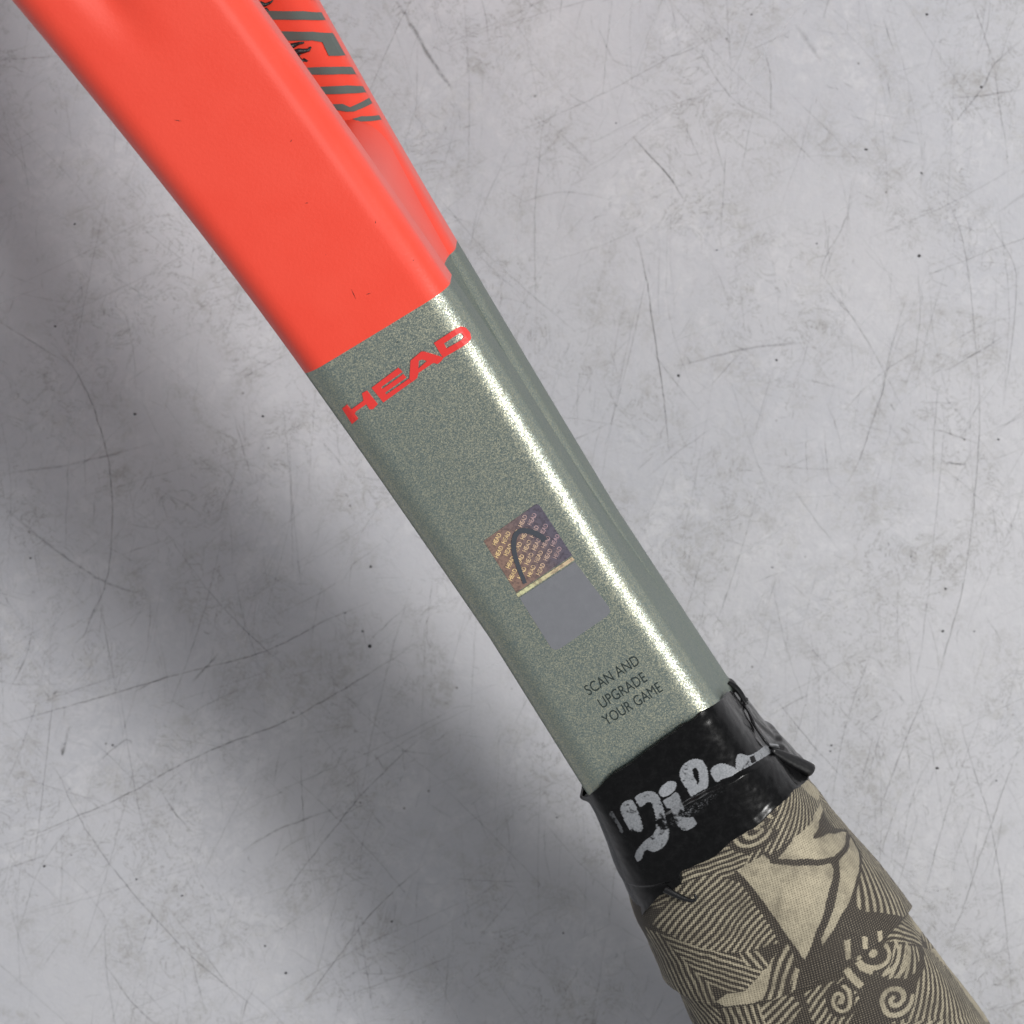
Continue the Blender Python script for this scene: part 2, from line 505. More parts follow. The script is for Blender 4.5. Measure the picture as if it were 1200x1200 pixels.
STROKES=[
 ([(8.41,-4.38),(7.77,-4.54),(7.08,-4.63),(6.38,-4.64),(5.69,-4.55),(5.03,-4.38),(4.45,-4.13),(3.95,-3.79),(3.57,-3.39),(3.33,-2.94),(3.23,-2.46),(3.28,-1.96),(3.49,-1.47),(3.83,-1.02),(4.3,-0.62),(4.86,-0.3),(5.5,-0.07),(6.19,0.05),(6.89,0.05),(7.58,-0.08),(8.24,-0.32),(8.84,-0.67),(9.35,-1.11),(9.75,-1.6),(10.0,-2.12)],1.07,1),
 ([(8.05,-3.95),(7.54,-4.09),(6.99,-4.16),(6.43,-4.17),(5.88,-4.1),(5.35,-3.96),(4.89,-3.75),(4.49,-3.48),(4.19,-3.16),(4.0,-2.79),(3.92,-2.4),(3.96,-2.01),(4.12,-1.62),(4.4,-1.26),(4.77,-0.94),(5.22,-0.69),(5.73,-0.51),(6.27,-0.42),(6.83,-0.42),(7.39,-0.51),(7.91,-0.7),(8.38,-0.97),(8.78,-1.31),(9.09,-1.69),(9.28,-2.1)],0.60,0),
 ([(7.63,-3.46),(7.27,-3.56),(6.89,-3.62),(6.49,-3.62),(6.1,-3.57),(5.73,-3.47),(5.4,-3.31),(5.12,-3.12),(4.91,-2.89),(4.77,-2.63),(4.72,-2.35),(4.74,-2.07),(4.86,-1.8),(5.05,-1.54),(5.31,-1.32),(5.63,-1.15),(5.98,-1.02),(6.37,-0.96),(6.77,-0.96),(7.16,-1.03),(7.53,-1.16),(7.86,-1.34),(8.14,-1.57),(8.35,-1.83),(8.48,-2.11)],0.71,1),
 ([(7.28,-3.04),(7.05,-3.11),(6.79,-3.15),(6.54,-3.15),(6.28,-3.12),(6.05,-3.05),(5.83,-2.95),(5.65,-2.82),(5.51,-2.67),(5.43,-2.5),(5.39,-2.32),(5.41,-2.14),(5.48,-1.96),(5.6,-1.8),(5.77,-1.66),(5.97,-1.55),(6.21,-1.47),(6.46,-1.43),(6.71,-1.43),(6.97,-1.47),(7.21,-1.55),(7.42,-1.67),(7.59,-1.81),(7.73,-1.98),(7.81,-2.16)],0.60,0),
 ([(6.92,-2.63),(6.81,-2.66),(6.7,-2.68),(6.58,-2.68),(6.47,-2.67),(6.36,-2.63),(6.26,-2.59),(6.18,-2.53),(6.11,-2.46),(6.07,-2.38),(6.06,-2.3),(6.07,-2.21),(6.1,-2.13),(6.15,-2.06),(6.23,-2.0),(6.32,-1.95),(6.43,-1.92),(6.54,-1.9),(6.66,-1.9),(6.77,-1.92),(6.88,-1.95),(6.98,-2.0),(7.06,-2.07),(7.12,-2.14),(7.16,-2.22)],0.48,1),
 ([(7.07,-2.19),(7.12,-2.23)],0.76,0),
 ([(13.17,-29.03),(13.1,-29.23),(13.01,-29.4),(12.89,-29.56),(12.75,-29.69),(12.59,-29.79),(12.41,-29.87),(12.22,-29.93),(12.02,-29.96),(11.81,-29.96),(11.61,-29.94),(11.4,-29.89),(11.19,-29.81),(10.99,-29.71),(10.8,-29.59),(10.62,-29.45),(10.45,-29.28),(10.29,-29.1),(10.16,-28.9),(10.04,-28.7),(9.95,-28.48),(9.87,-28.25),(9.82,-28.02),(9.79,-27.79),(9.78,-27.56)],2.38,1),
 ([(13.69,-28.59),(13.72,-28.91),(13.7,-29.22),(13.62,-29.5),(13.51,-29.74),(13.35,-29.96),(13.15,-30.13),(12.93,-30.27),(12.68,-30.36),(12.41,-30.42),(12.12,-30.44),(11.83,-30.42),(11.54,-30.35),(11.25,-30.26),(10.97,-30.12),(10.69,-29.95),(10.44,-29.75),(10.2,-29.52),(9.99,-29.26),(9.81,-28.98),(9.66,-28.68),(9.54,-28.37),(9.45,-28.05),(9.4,-27.74),(9.38,-27.42)],0.71,0),
 ([(12.55,-27.8),(12.64,-28.07),(12.69,-28.33),(12.7,-28.59),(12.65,-28.82),(12.56,-29.02),(12.43,-29.19),(12.26,-29.31),(12.07,-29.39),(11.85,-29.43),(11.62,-29.42),(11.39,-29.36),(11.16,-29.26),(10.94,-29.12),(10.75,-28.95),(10.57,-28.74),(10.43,-28.51),(10.32,-28.26),(10.25,-28.01),(10.22,-27.75),(10.23,-27.51),(10.27,-27.28),(10.36,-27.07),(10.49,-26.9),(10.65,-26.78)],0.71,1),
 ([(11.42,-28.04),(11.47,-28.08)],1.19,0),
 ([(15.41,-29.78),(15.38,-30.01),(15.33,-30.23),(15.26,-30.43),(15.17,-30.62),(15.06,-30.8),(14.93,-30.97),(14.79,-31.12),(14.63,-31.26),(14.46,-31.38),(14.28,-31.49),(14.09,-31.59),(13.9,-31.68),(13.69,-31.75),(13.48,-31.81),(13.26,-31.85),(13.04,-31.89),(12.82,-31.91),(12.6,-31.92),(12.37,-31.91),(12.14,-31.89),(11.92,-31.86),(11.7,-31.82),(11.47,-31.77),(11.25,-31.7)],0.60,0),
 ([(17.18,-31.58),(17.06,-31.77),(16.92,-31.94),(16.76,-32.1),(16.59,-32.25),(16.41,-32.39),(16.21,-32.51),(16.0,-32.63),(15.78,-32.73),(15.56,-32.83),(15.33,-32.91),(15.1,-32.99),(14.86,-33.05),(14.62,-33.11),(14.38,-33.16),(14.13,-33.2),(13.89,-33.23),(13.64,-33.26),(13.4,-33.27),(13.15,-33.28),(12.91,-33.27),(12.67,-33.26),(12.43,-33.24),(12.19,-33.22),(11.95,-33.18)],0.60,0),
 ([(11.1,-37.24),(10.65,-37.45),(10.17,-37.54),(9.7,-37.51),(9.26,-37.35),(8.88,-37.07),(8.59,-36.68),(8.41,-36.21),(8.34,-35.68),(8.4,-35.14),(8.57,-34.61),(8.85,-34.14),(9.22,-33.77),(9.65,-33.52),(10.12,-33.41),(10.6,-33.45),(11.06,-33.65),(11.47,-33.99),(11.78,-34.43),(11.99,-34.94),(12.06,-35.48),(12.0,-36.02),(11.8,-36.5),(11.49,-36.92),(11.1,-37.24)],1.90,1),
 ([(10.68,-36.01),(10.55,-36.16),(10.39,-36.27),(10.22,-36.33),(10.04,-36.33),(9.87,-36.28),(9.72,-36.17),(9.6,-36.02),(9.51,-35.82),(9.47,-35.61),(9.48,-35.38),(9.52,-35.16),(9.62,-34.96),(9.74,-34.8),(9.9,-34.68),(10.07,-34.62),(10.25,-34.61),(10.42,-34.67),(10.58,-34.79),(10.7,-34.95),(10.79,-35.15),(10.83,-35.37),(10.83,-35.6),(10.78,-35.81),(10.68,-36.01)],1.43,1),
 ([(12.1,-36.91),(11.8,-37.19),(11.47,-37.41),(11.12,-37.58),(10.75,-37.69),(10.39,-37.74),(10.03,-37.73),(9.69,-37.66),(9.37,-37.53),(9.09,-37.36),(8.85,-37.14),(8.66,-36.87),(8.51,-36.58),(8.42,-36.26),(8.38,-35.92),(8.4,-35.58),(8.46,-35.25),(8.57,-34.94),(8.73,-34.65),(8.92,-34.4),(9.14,-34.19),(9.38,-34.03),(9.63,-33.92),(9.89,-33.86),(10.15,-33.86),(10.4,-33.91),(10.64,-34.01),(10.85,-34.15),(11.03,-34.33),(11.17,-34.53),(11.28,-34.75),(11.35,-34.98),(11.38,-35.22),(11.37,-35.44),(11.32,-35.66),(11.24,-35.85),(11.13,-36.03),(11.0,-36.17),(10.85,-36.29),(10.68,-36.38),(10.52,-36.43),(10.35,-36.46),(10.19,-36.45),(10.04,-36.42),(9.9,-36.36),(9.78,-36.27),(9.69,-36.17),(9.61,-36.06),(9.56,-35.94),(9.53,-35.81),(9.53,-35.68),(9.54,-35.56),(9.57,-35.45),(9.62,-35.35),(9.68,-35.26),(9.75,-35.2),(9.83,-35.15),(9.91,-35.12),(9.98,-35.11),(10.05,-35.11),(10.11,-35.13)],0.65,0),
 ([(5.69,-31.55),(5.43,-31.92),(5.13,-32.22),(4.79,-32.43),(4.45,-32.52),(4.12,-32.5),(3.82,-32.37),(3.59,-32.13),(3.43,-31.8),(3.36,-31.4),(3.38,-30.96),(3.49,-30.5),(3.69,-30.07),(3.95,-29.69),(4.26,-29.38),(4.6,-29.17),(4.95,-29.08),(5.27,-29.1),(5.56,-29.25),(5.78,-29.5),(5.93,-29.83),(6.0,-30.24),(5.98,-30.68),(5.87,-31.12),(5.69,-31.55)],1.55,1),
 ([(6.08,-29.26),(6.17,-29.58),(6.21,-29.92),(6.21,-30.28),(6.17,-30.64),(6.09,-30.99),(5.97,-31.32),(5.82,-31.63),(5.64,-31.9),(5.45,-32.13),(5.24,-32.31),(5.02,-32.44),(4.8,-32.53),(4.59,-32.56),(4.39,-32.54),(4.2,-32.48),(4.04,-32.36),(3.9,-32.22),(3.79,-32.03),(3.71,-31.82),(3.67,-31.59),(3.65,-31.35),(3.67,-31.11),(3.72,-30.87),(3.79,-30.64),(3.88,-30.43),(3.99,-30.24),(4.12,-30.08),(4.25,-29.95),(4.39,-29.85),(4.53,-29.79),(4.67,-29.76),(4.79,-29.76),(4.9,-29.8),(5.0,-29.86),(5.08,-29.95),(5.14,-30.05),(5.19,-30.17),(5.21,-30.3),(5.22,-30.43),(5.21,-30.56),(5.18,-30.68),(5.15,-30.8),(5.1,-30.9),(5.04,-30.99),(4.98,-31.06),(4.92,-31.11),(4.85,-31.14),(4.79,-31.15),(4.74,-31.15),(4.7,-31.13)],0.54,0),
 ([(9.14,-26.6),(9.15,-28.61),(9.85,-29.94)],0.71,0),
 ([(7.43,-27.1),(7.56,-28.89),(7.8,-30.46)],0.83,0),
 ([(6.34,-7.68),(9.5,-10.38),(13.61,-13.68)],0.54,1),
 ([(13.61,-13.68),(15.89,-14.27),(25.29,-17.04)],0.48,1),
 ([(13.74,-13.91),(12.63,-15.15),(9.81,-17.55),(6.95,-19.52),(4.02,-22.33)],0.60,1),
 ([(6.12,-6.04),(6.43,-7.69),(9.92,-6.69)],0.48,1),
 ([(1.61,-6.2),(2.37,-12.52),(3.01,-18.81),(3.48,-22.63)],0.48,1),
 ([(21.73,-10.0),(13.5,-9.03),(16.24,-10.67),(25.9,-16.52)],0.48,1),
 ([(25.82,-17.33),(22.99,-18.67),(15.33,-18.58),(10.67,-20.05),(6.03,-22.12)],0.48,1),
]
SEAM=[(-14.82,-20.0),(-11.95,-21.38),(-8.93,-23.42),(-3.48,-25.35),(2.0,-26.01),(7.76,-26.85),(12.42,-27.16),(17.43,-28.41),(30.4,-34.58)]
INK=[([(-9.11,10.12),(-8.5,10.09),(-8.62,7.07),(-9.12,6.89),(-8.96,8.31),(-9.42,9.38)],0.35),
 ([(-7.34,10.24),(-5.44,10.51),(-6.09,6.21),(-7.28,6.35),(-7.7,7.03)],0.85),
 ([(-4.95,10.63),(-3.86,10.82),(-2.97,10.59),(-2.25,9.79),(-2.26,8.22),(-2.79,6.0),(-3.09,4.59),(-3.93,3.18),(-5.0,2.52),(-6.32,2.44),(-7.04,3.12),(-7.65,2.9),(-8.35,2.16),(-9.12,1.91),(-9.1,2.76),(-8.38,3.52),(-7.21,4.19),(-6.44,4.55),(-5.49,4.74),(-4.6,5.34),(-3.94,6.69),(-3.46,8.69),(-3.87,9.25),(-4.93,9.13)],0.80),
 ([(0.62,9.17),(0.34,8.92),(-0.03,8.74),(-0.45,8.62),(-0.88,8.59),(-1.27,8.64),(-1.59,8.78),(-1.81,8.98),(-1.91,9.23),(-1.87,9.51),(-1.71,9.78),(-1.43,10.02),(-1.06,10.21),(-0.64,10.32),(-0.21,10.36),(0.19,10.3),(0.51,10.17),(0.73,9.96),(0.83,9.71),(0.79,9.44)],1.00),
 ([(-1.93,8.28),(-0.85,8.33),(0.23,8.38),(0.14,6.79),(-0.21,5.57),(-0.97,5.55),(-0.62,4.86),(0.99,3.91),(0.22,3.09),(-0.55,2.91),(-1.46,3.14),(-1.86,4.01),(-1.8,5.41),(-1.63,6.73),(-1.98,7.16)],0.75),
 ([(1.91,10.48),(2.85,11.32),(4.1,11.49),(4.99,11.07),(5.45,10.13),(5.1,8.47),(4.17,6.87),(3.07,6.87),(1.67,6.74),(1.71,8.08),(1.63,9.23)],1.00),
 ([(5.62,8.75),(7.3,8.63),(8.51,6.24),(6.25,6.71),(5.48,6.84)],0.95),
 ([(9.49,8.14),(10.19,7.89),(11.13,6.8),(13.58,5.73),(19.22,3.66),(23.57,1.47),(22.38,1.11),(12.16,5.05),(8.65,6.22),(8.88,7.53)],0.85)]
INK_HOLES=[[(3.66,10.2),(4.21,10.16),(4.2,9.38),(3.65,8.15),(3.24,7.84),(3.27,9.02)],[(11.15,6.57),(12.12,6.04),(11.82,5.21),(10.8,5.7)],[(17.94,3.76),(19.48,3.19),(19.41,2.36),(18.17,2.86)]]
WRAP_EDGE=[(-7.28,6.35),(-2.72,6.91),(1.4,6.78),(4.52,6.64),(8.48,6.2),(12.09,5.0),(22.11,1.23)]
COLLAR_TOP=[(-13.67,12.45),(-5.72,15.16),(2.3,16.03),(8.43,16.34),(18.88,13.42),(30.4,8.98)]
COLLAR_LOW=[(-22.0,-10.58),(-8.87,-2.57),(-4.79,-1.65),(0.2,-1.94),(5.56,-1.52),(10.15,-1.59),(15.27,-2.16),(24.36,-5.07)]
BARS=[[(10.64,124.51),(11.79,123.83),(11.79,123.45),(11.04,123.98)],[(6.13,124.95),(7.16,124.68),(9.45,123.32),(11.45,121.7),(11.61,120.38),(9.03,122.24),(6.74,123.59)],[(6.46,121.53),(7.52,121.31),(9.25,120.22),(11.81,118.16),(11.91,114.62),(9.5,116.32),(9.65,118.33),(8.66,119.24),(7.02,120.09)],[(6.64,115.9),(8.06,115.51),(10.29,114.09),(12.13,112.64),(12.22,111.43),(9.8,113.28),(6.95,114.84)],[(7.06,112.68),(7.96,112.59),(9.89,111.47),(12.09,109.64),(12.41,108.62),(9.35,110.58),(7.13,111.61)],[(7.29,109.91),(7.96,109.85),(8.59,108.94),(11.8,108.39),(12.31,107.87),(12.15,107.42),(8.82,108.15),(7.95,108.66)],[(8.15,107.44),(9.35,107.08),(11.69,105.5),(12.0,104.66),(10.02,105.86),(8.66,106.71)]]
FRAG=[(6.65, 119.87), (7.19, 118.78), (5.83, 126.89)]
RIDGE=[(30.4, 8.48), (30.4, 8.48), (21.58, 9.62), (18.0, 7.14), (17.12, 4.76), (20.86, 1.86)]
STRAND=[(-7.58, -3.2), (-6.99, -4.06), (-6.04, -5.44), (-5.11, -6.39), (-4.53, -6.27), (-4.42, -5.59)]
SCRATCHES=[([(20.5,63.6),(23.1,60.7),(26.7,56.7),(28.9,53.2)],0.38,0.8),([(21.0,47.0),(22.7,39.8),(24.3,28.9),(25.6,20.2),(26.7,10.1)],0.25,0.7),([(41.2,85.3),(38.3,76.6),(36.1,73.0)],0.22,0.3),([(42.2,79.5),(43.7,74.4),(43.8,65.8)],0.29,0.35),([(31.8,78.1),(35.4,72.3),(39.0,68.7),(43.4,66.8)],0.29,0.35),([(44.1,66.5),(48.4,62.2),(52.0,58.5)],0.23,0.35),([(48.0,82.7),(50.3,79.5),(52.3,76.3)],1.01,0.3),([(62.9,83.8),(65.0,76.9)],0.29,0.35),([(63.7,73.0),(64.0,69.8)],0.43,0.6),([(78.1,86.7),(80.9,78.1),(82.1,75.2)],0.29,0.4),([(86.7,80.2),(81.7,75.9),(79.5,71.6),(73.0,63.6)],0.36,0.45),([(81.7,75.5),(82.7,67.9),(83.8,62.2)],0.36,0.35),([(73.7,70.1),(79.5,70.5),(86.7,71.6)],0.36,0.35),([(57.8,57.1),(56.4,49.1),(52.8,42.6),(52.0,37.6)],0.26,0.4),([(73.0,54.9),(75.9,47.7),(77.3,40.5),(78.3,30.4),(79.2,18.8)],0.22,0.4),([(79.5,51.3),(83.1,45.5),(85.3,40.5),(85.0,31.8),(83.1,17.3)],0.22,0.4),([(73.0,23.9),(76.6,25.7),(83.8,30.1)],0.35,0.5),([(27.5,24.6),(39.0,27.5),(50.6,28.9)],0.43,0.35),([(33.2,21.0),(39.0,27.2)],0.29,0.35),([(68.7,41.9),(69.1,33.2),(67.9,23.1)],0.2,0.35),([(64.3,26.0),(62.2,18.8),(58.5,8.0),(56.4,4.3)],0.22,0.5),([(73.0,18.8),(73.0,11.6),(71.6,-2.9),(70.1,-17.3),(68.7,-27.5)],0.19,0.4),([(79.1,24.6),(79.2,14.5),(78.1,0.0),(76.3,-13.0),(73.7,-22.4),(70.8,-33.2)],0.22,0.55),([(70.1,14.2),(73.0,13.7),(79.5,11.3)],0.32,0.45),([(73.0,8.4),(75.2,8.2),(77.0,8.0)],0.58,0.7),([(26.0,-10.4),(34.7,-2.9),(46.3,5.8)],0.36,-0.5),([(37.6,-8.0),(47.7,-1.4)],0.29,-0.45),([(65.0,-15.9),(67.2,-23.1),(67.9,-33.2)],0.17,0.35),([(80.9,8.7),(86.7,10.8)],0.22,0.3),([(52.8,14.5),(53.5,7.2),(54.2,4.3)],0.29,0.3),([(39.0,8.7),(52.0,7.2),(57.8,8.0)],0.22,0.25),([(44.1,-31.1),(50.6,-39.0),(56.4,-45.5)],0.23,0.45),([(70.8,-28.9),(66.5,-39.0),(62.2,-50.6)],0.29,0.45),([(75.2,-32.5),(78.1,-43.4),(80.9,-52.0),(83.1,-65.0),(85.0,-85.3)],0.22,0.5),([(86.7,-37.6),(80.9,-53.5),(76.6,-66.5),(73.7,-73.7)],0.2,0.6),([(79.5,-34.0),(73.7,-50.6),(69.4,-66.5)],0.19,0.45),([(63.6,-33.2),(60.7,-43.4),(57.8,-47.7)],0.17,0.4),([(66.5,-36.1),(68.7,-53.5)],0.17,0.3),([(-86.7,-36.1),(-72.3,-32.1),(-56.4,-27.5),(-41.9,-23.6),(-31.8,-18.5),(-23.9,-15.2)],0.26,0.6),([(-86.7,-56.8),(-76.6,-52.8),(-65.0,-47.7),(-56.4,-42.9),(-47.7,-39.0),(-37.6,-35.1),(-23.1,-26.7),(-14.5,-21.0)],0.26,0.6),([(-15.2,-37.9),(-24.6,-47.0),(-31.8,-55.7),(-40.0,-66.5)],0.22,0.65),([(-14.5,-59.3),(-23.1,-67.2),(-30.4,-76.6),(-36.1,-84.6)],0.25,0.55),([(-77.3,-43.4),(-72.3,-53.5),(-65.0,-63.6),(-57.8,-71.6),(-52.8,-76.6),(-41.9,-85.3)],0.26,0.5),([(-54.2,-28.9),(-51.3,-25.7),(-49.7,-24.0)],0.43,0.6),([(-70.5,-42.6),(-65.3,-38.5),(-64.3,-39.8)],0.36,0.5),([(-59.3,-47.7),(-56.8,-51.3),(-54.1,-54.2)],0.32,0.5),([(-46.3,-57.8),(-39.0,-53.5),(-28.9,-49.9)],0.32,0.45),([(-72.7,-21.4),(-70.8,-16.6),(-69.7,-14.5)],0.29,0.5),([(-85.3,-30.4),(-82.4,-24.6),(-81.2,-19.5),(-81.7,-16.6)],0.32,0.4),([(-69.4,-75.9),(-65.0,-82.4),(-60.7,-86.7)],0.23,0.45),([(-17.3,-15.6),(-21.0,-18.8),(-24.6,-22.4)],0.23,0.5),([(-78.1,28.9),(-73.0,22.4),(-69.4,13.0),(-67.8,4.3),(-67.9,-5.8),(-69.1,-13.0),(-72.7,-21.4)],0.26,0.6),([(-86.7,1.4),(-78.1,-5.8),(-69.4,-11.6),(-60.7,-14.5)],0.58,0.3),([(-86.7,6.5),(-75.2,8.0),(-60.7,11.6)],0.43,0.3),([(-86.7,76.6),(-76.6,77.2)],0.43,0.4),([(-19.5,86.7),(-16.6,81.7),(-13.7,76.6),(-10.1,71.6)],0.8,0.55),([(-8.7,65.0),(-5.8,65.8)],0.29,0.4),([(-77.8,-31.1),(-76.9,-30.1)],0.72,0.7),([(-75.9,-39.0),(-76.2,-41.2),(-74.9,-36.1)],0.72,0.5),([(-23.1,-51.7),(-21.7,-53.2)],0.43,0.5),([(53.5,-14.5),(54.2,-13.0)],0.22,0.5),([(46.3,5.8),(48.4,8.0)],0.29,0.3),([(7.2,-83.8),(13.0,-75.2)],0.17,0.3),([(-5.8,-72.3),(1.4,-63.6)],0.17,0.35),([(-83.8,-72.3),(-80.2,-60.7),(-73.7,-52.0)],0.23,0.35),([(-86.7,-60.7),(-78.1,-57.8)],0.29,0.4),([(5.8,66.5),(14.5,57.8)],0.43,0.2),([(0.0,52.0),(8.7,54.2),(17.3,52.8)],0.29,0.25),([(14.5,82.4),(17.3,76.6),(21.7,75.2)],0.43,0.25)]
DOTS=[(70.3,84.3,0.22),(69.4,57.4,0.18),(51.6,45.5,0.14),(72.0,-43.4,0.22),(-24.1,-22.7,0.29),(-79.2,-60.0,0.22),(-63.6,-62.2,0.14),(-38.3,-78.1,0.22),(-20.4,-69.4,0.18),(69.0,43.4,0.29),(53.9,-40.5,0.14),(79.5,72.0,0.22),(44.1,-9.4,0.14),(73.0,-20.2,0.22),(78.3,-20.2,0.14),(54.1,-39.5,0.18),(28.2,23.1,0.22),(60.0,61.4,0.22),(-25.3,-20.2,0.18),(82.0,-45.5,0.14),(82.4,12.3,0.18),(8.7,-71.3,0.14),(-55.9,-65.0,0.18),(-63.9,16.6,0.22),(-42.2,16.2,0.22)]

# ------------------------------------------------------------------ floor
fl = bpy.data.meshes.new('floor')
fl.from_pydata([(-1.5, -1.5, 0), (1.5, -1.5, 0), (1.5, 1.5, 0), (-1.5, 1.5, 0)], [], [(0, 1, 2, 3)])
floor = link('floor', fl, M['floor'], smooth=False)
floor['kind'] = 'structure'
floor['label'] = 'scuffed and scratched pale grey painted floor'
floor['category'] = 'floor'


def smooth_line(pts, step=1.2):
    P = np.array(pts, float)
    if len(P) == 2:
        n = max(3, int(np.linalg.norm(P[1] - P[0]) / step))
        return P[0] + np.linspace(0, 1, n)[:, None] * (P[1] - P[0])
    Q = np.vstack([2 * P[0] - P[1], P, 2 * P[-1] - P[-2]])
    out = []
    for k in range(1, len(Q) - 2):
        n = max(2, int(np.linalg.norm(Q[k + 1] - Q[k]) / step))
        for t in np.arange(n) / n:
            out.append(0.5 * ((2 * Q[k]) + (-Q[k - 1] + Q[k + 1]) * t + (2 * Q[k - 1] - 5 * Q[k] + 4 * Q[k + 1] - Q[k + 2]) * t * t
                              + (-Q[k - 1] + 3 * Q[k] - 3 * Q[k + 1] + Q[k + 2]) * t ** 3))
    out.append(P[-1])
    return np.array(out)


def smooth_closed(pts, n=6):
    P = np.array(pts, float)
    out = []
    for k in range(len(P)):
        a, b, c, d = P[k - 1], P[k], P[(k + 1) % len(P)], P[(k + 2) % len(P)]
        for t in np.arange(n) / n:
            out.append(0.5 * (2 * b + (c - a) * t + (2 * a - 5 * b + 4 * c - d) * t * t + (3 * b - a - 3 * c + d) * t ** 3))
    return np.array(out)


def ribbons(lines, name, mat):
    V, F, A = [], [], []
    for i, (pts, w, a) in enumerate(lines):
        L = smooth_line(pts)
        n = len(L)
        L = L + rng.normal(0, 0.05, L.shape)
        t = np.gradient(L, axis=0)
        t /= np.linalg.norm(t, axis=1)[:, None] + 1e-9
        nn = np.stack([-t[:, 1], t[:, 0]], 1)
        z = 0.006 + 0.00004 * i
        b = len(V)
        ww = w * (0.65 + 0.5 * rng.random(n))
        f = np.minimum(1, np.minimum(np.arange(n), np.arange(n)[::-1]) / (0.18 * n + 1)) * (0.6 + 0.4 * rng.random(n))
        for k in range(n):
            for q, al in ((-1, 0), (0, 1), (1, 0)):
                V.append((*(L[k] + nn[k] * q * ww[k] * 0.9), z))
                A.append(al * a * (0.15 + 0.85 * f[k]))
        for k in range(n - 1):
            for q in (0, 1):
                F.append((b + 3 * k + q, b + 3 * k + 3 + q, b + 3 * k + 4 + q, b + 3 * k + 1 + q))
    me = mesh_from(V, F)
    attr(me, 'fade', A)
    o = link(name, me, mat, floor)
    o['kind'] = 'stuff'
    return o


rand = []
for k in range(2400):
    c = rng.uniform(-100, 100, 2)
    ang = rng.choice([0.5, 1.2, 1.45, 1.7, 2.5, 2.9]) + rng.normal(0, 0.22)
    ln = rng.gamma(1.6, 2.6)
    d = np.array([math.cos(ang), math.sin(ang)]) * ln * 0.5
    bend = np.array([-d[1], d[0]]) * rng.normal(0, 0.06)
    rand.append(([c - d, c + bend, c + d], rng.uniform(0.07, 0.17), rng.uniform(0.10, 0.48)))
for k in range(520):       # long fine ones, mostly steep
    c = rng.uniform(-100, 100, 2)
    ang = rng.choice([1.25, 1.4, 1.75, 0.45, 2.3]) + rng.normal(0, 0.12)
    d = np.array([math.cos(ang), math.sin(ang)]) * rng.uniform(4, 20)
    bend = np.array([-d[1], d[0]]) * rng.normal(0, 0.05)
    rand.append(([c - d, c + bend, c + d], rng.uniform(0.06, 0.13), rng.uniform(0.15, 0.55)))
for k in range(160):       # short curled nicks
    c = rng.uniform(-100, 100, 2)
    a0 = rng.uniform(0, 6.28)
    L = [c + 0.9 * rng.uniform(0.5, 1.6) * np.array([math.cos(a0 + q * 0.5), math.sin(a0 + q * 0.35)]) * (q * 0.5) for q in range(4)]
    rand.append((L, rng.uniform(0.08, 0.24), rng.uniform(0.2, 0.5)))
dark = [(p, w * 0.66, min(1, a * 1.15)) for p, w, a in SCRATCHES if a > 0]
pale = [(p, w * 0.62, -a) for p, w, a in SCRATCHES if a < 0]
for k in range(420):
    c = rng.uniform(-100, 100, 2)
    ang = rng.choice([0.6, 0.75, 1.5]) + rng.normal(0, 0.3)
    d = np.array([math.cos(ang), math.sin(ang)]) * rng.gamma(1.5, 2.0)
    pale.append(([c - d, c + d], rng.uniform(0.08, 0.16), rng.uniform(0.2, 0.55)))
ribbons(dark + rand, 'scratches', M['scratch'])
ribbons(pale, 'pale_scratches', M['bright'])
V, F, A = [], [], []
for k, (x, y, r) in enumerate(list(DOTS) + [(*rng.uniform(-95, 95, 2), rng.uniform(0.08, 0.2)) for _ in range(30)]):
    b = len(V)
    n = 9
    V.append((x, y, 0.05 + 0.3 * r))
    for q in range(n):
        th = 2 * math.pi * q / n
        rr = r * rng.uniform(0.7, 1.3)
        V.append((x + rr * math.cos(th) * 1.2, y + rr * math.sin(th), 0.003))
    for q in range(n):
        F.append((b, b + 1 + q, b + 1 + (q + 1) % n))
o = link('grit_specks', mesh_from(V, F), M['rubber'], floor)
o['kind'] = 'stuff'

# ------------------------------------------------------------------ racket frame of reference
PSI, TH, RHO = math.radians(32.64), math.radians(13.51), math.radians(8.88)
zz = np.array([0, 0, 1.0])
a0 = np.array([-math.sin(PSI), math.cos(PSI), 0])
v0 = np.array([math.cos(PSI), math.sin(PSI), 0])
ax_a = a0 * math.cos(TH) + zz * math.sin(TH)
u1 = -a0 * math.sin(TH) + zz * math.cos(TH)
ax_u = u1 * math.cos(RHO) - v0 * math.sin(RHO)
ax_v = v0 * math.cos(RHO) + u1 * math.sin(RHO)
racket = bpy.data.objects.new('tennis_racket', None)
COL.objects.link(racket)
racket.empty_display_size = 0.02
m4 = Matrix.Identity(4)
for i in range(3):
    m4[i][0], m4[i][1], m4[i][2] = ax_v[i], ax_a[i], ax_u[i]
m4.translation = Vector((0.02706, -0.04108, 0.060))
racket.matrix_world = m4
racket['label'] = 'tennis racket with coral and grey green frame, black taped collar and patterned grip'
racket['category'] = 'racket'
# local axes: x across the beam (v), y along the racket to the head (s), z in the string plane (u)

OUT = np.array([(-30,14.3),(-15,14.5),(0,14.71),(20,15.15),(40,15.79),(60,16.9),(80,18.9),(92,21.3),(103,24.6),(125,33.9),(150,47.3),(175,62.5),(200,80),(230,103),(265,122),(325,134)])
HEAD_TOP = [(325, 134), (385, 125), (440, 99), (478, 58), (492, 26), (496.5, 0)]
BEAM = np.array([(-30,11.9),(0,11.7),(40,10.72),(80,11.26),(125,11.38),(200,11.5),(500,11.5)])
RO, RI = 3.5, 4.2
RED_S = 85.0


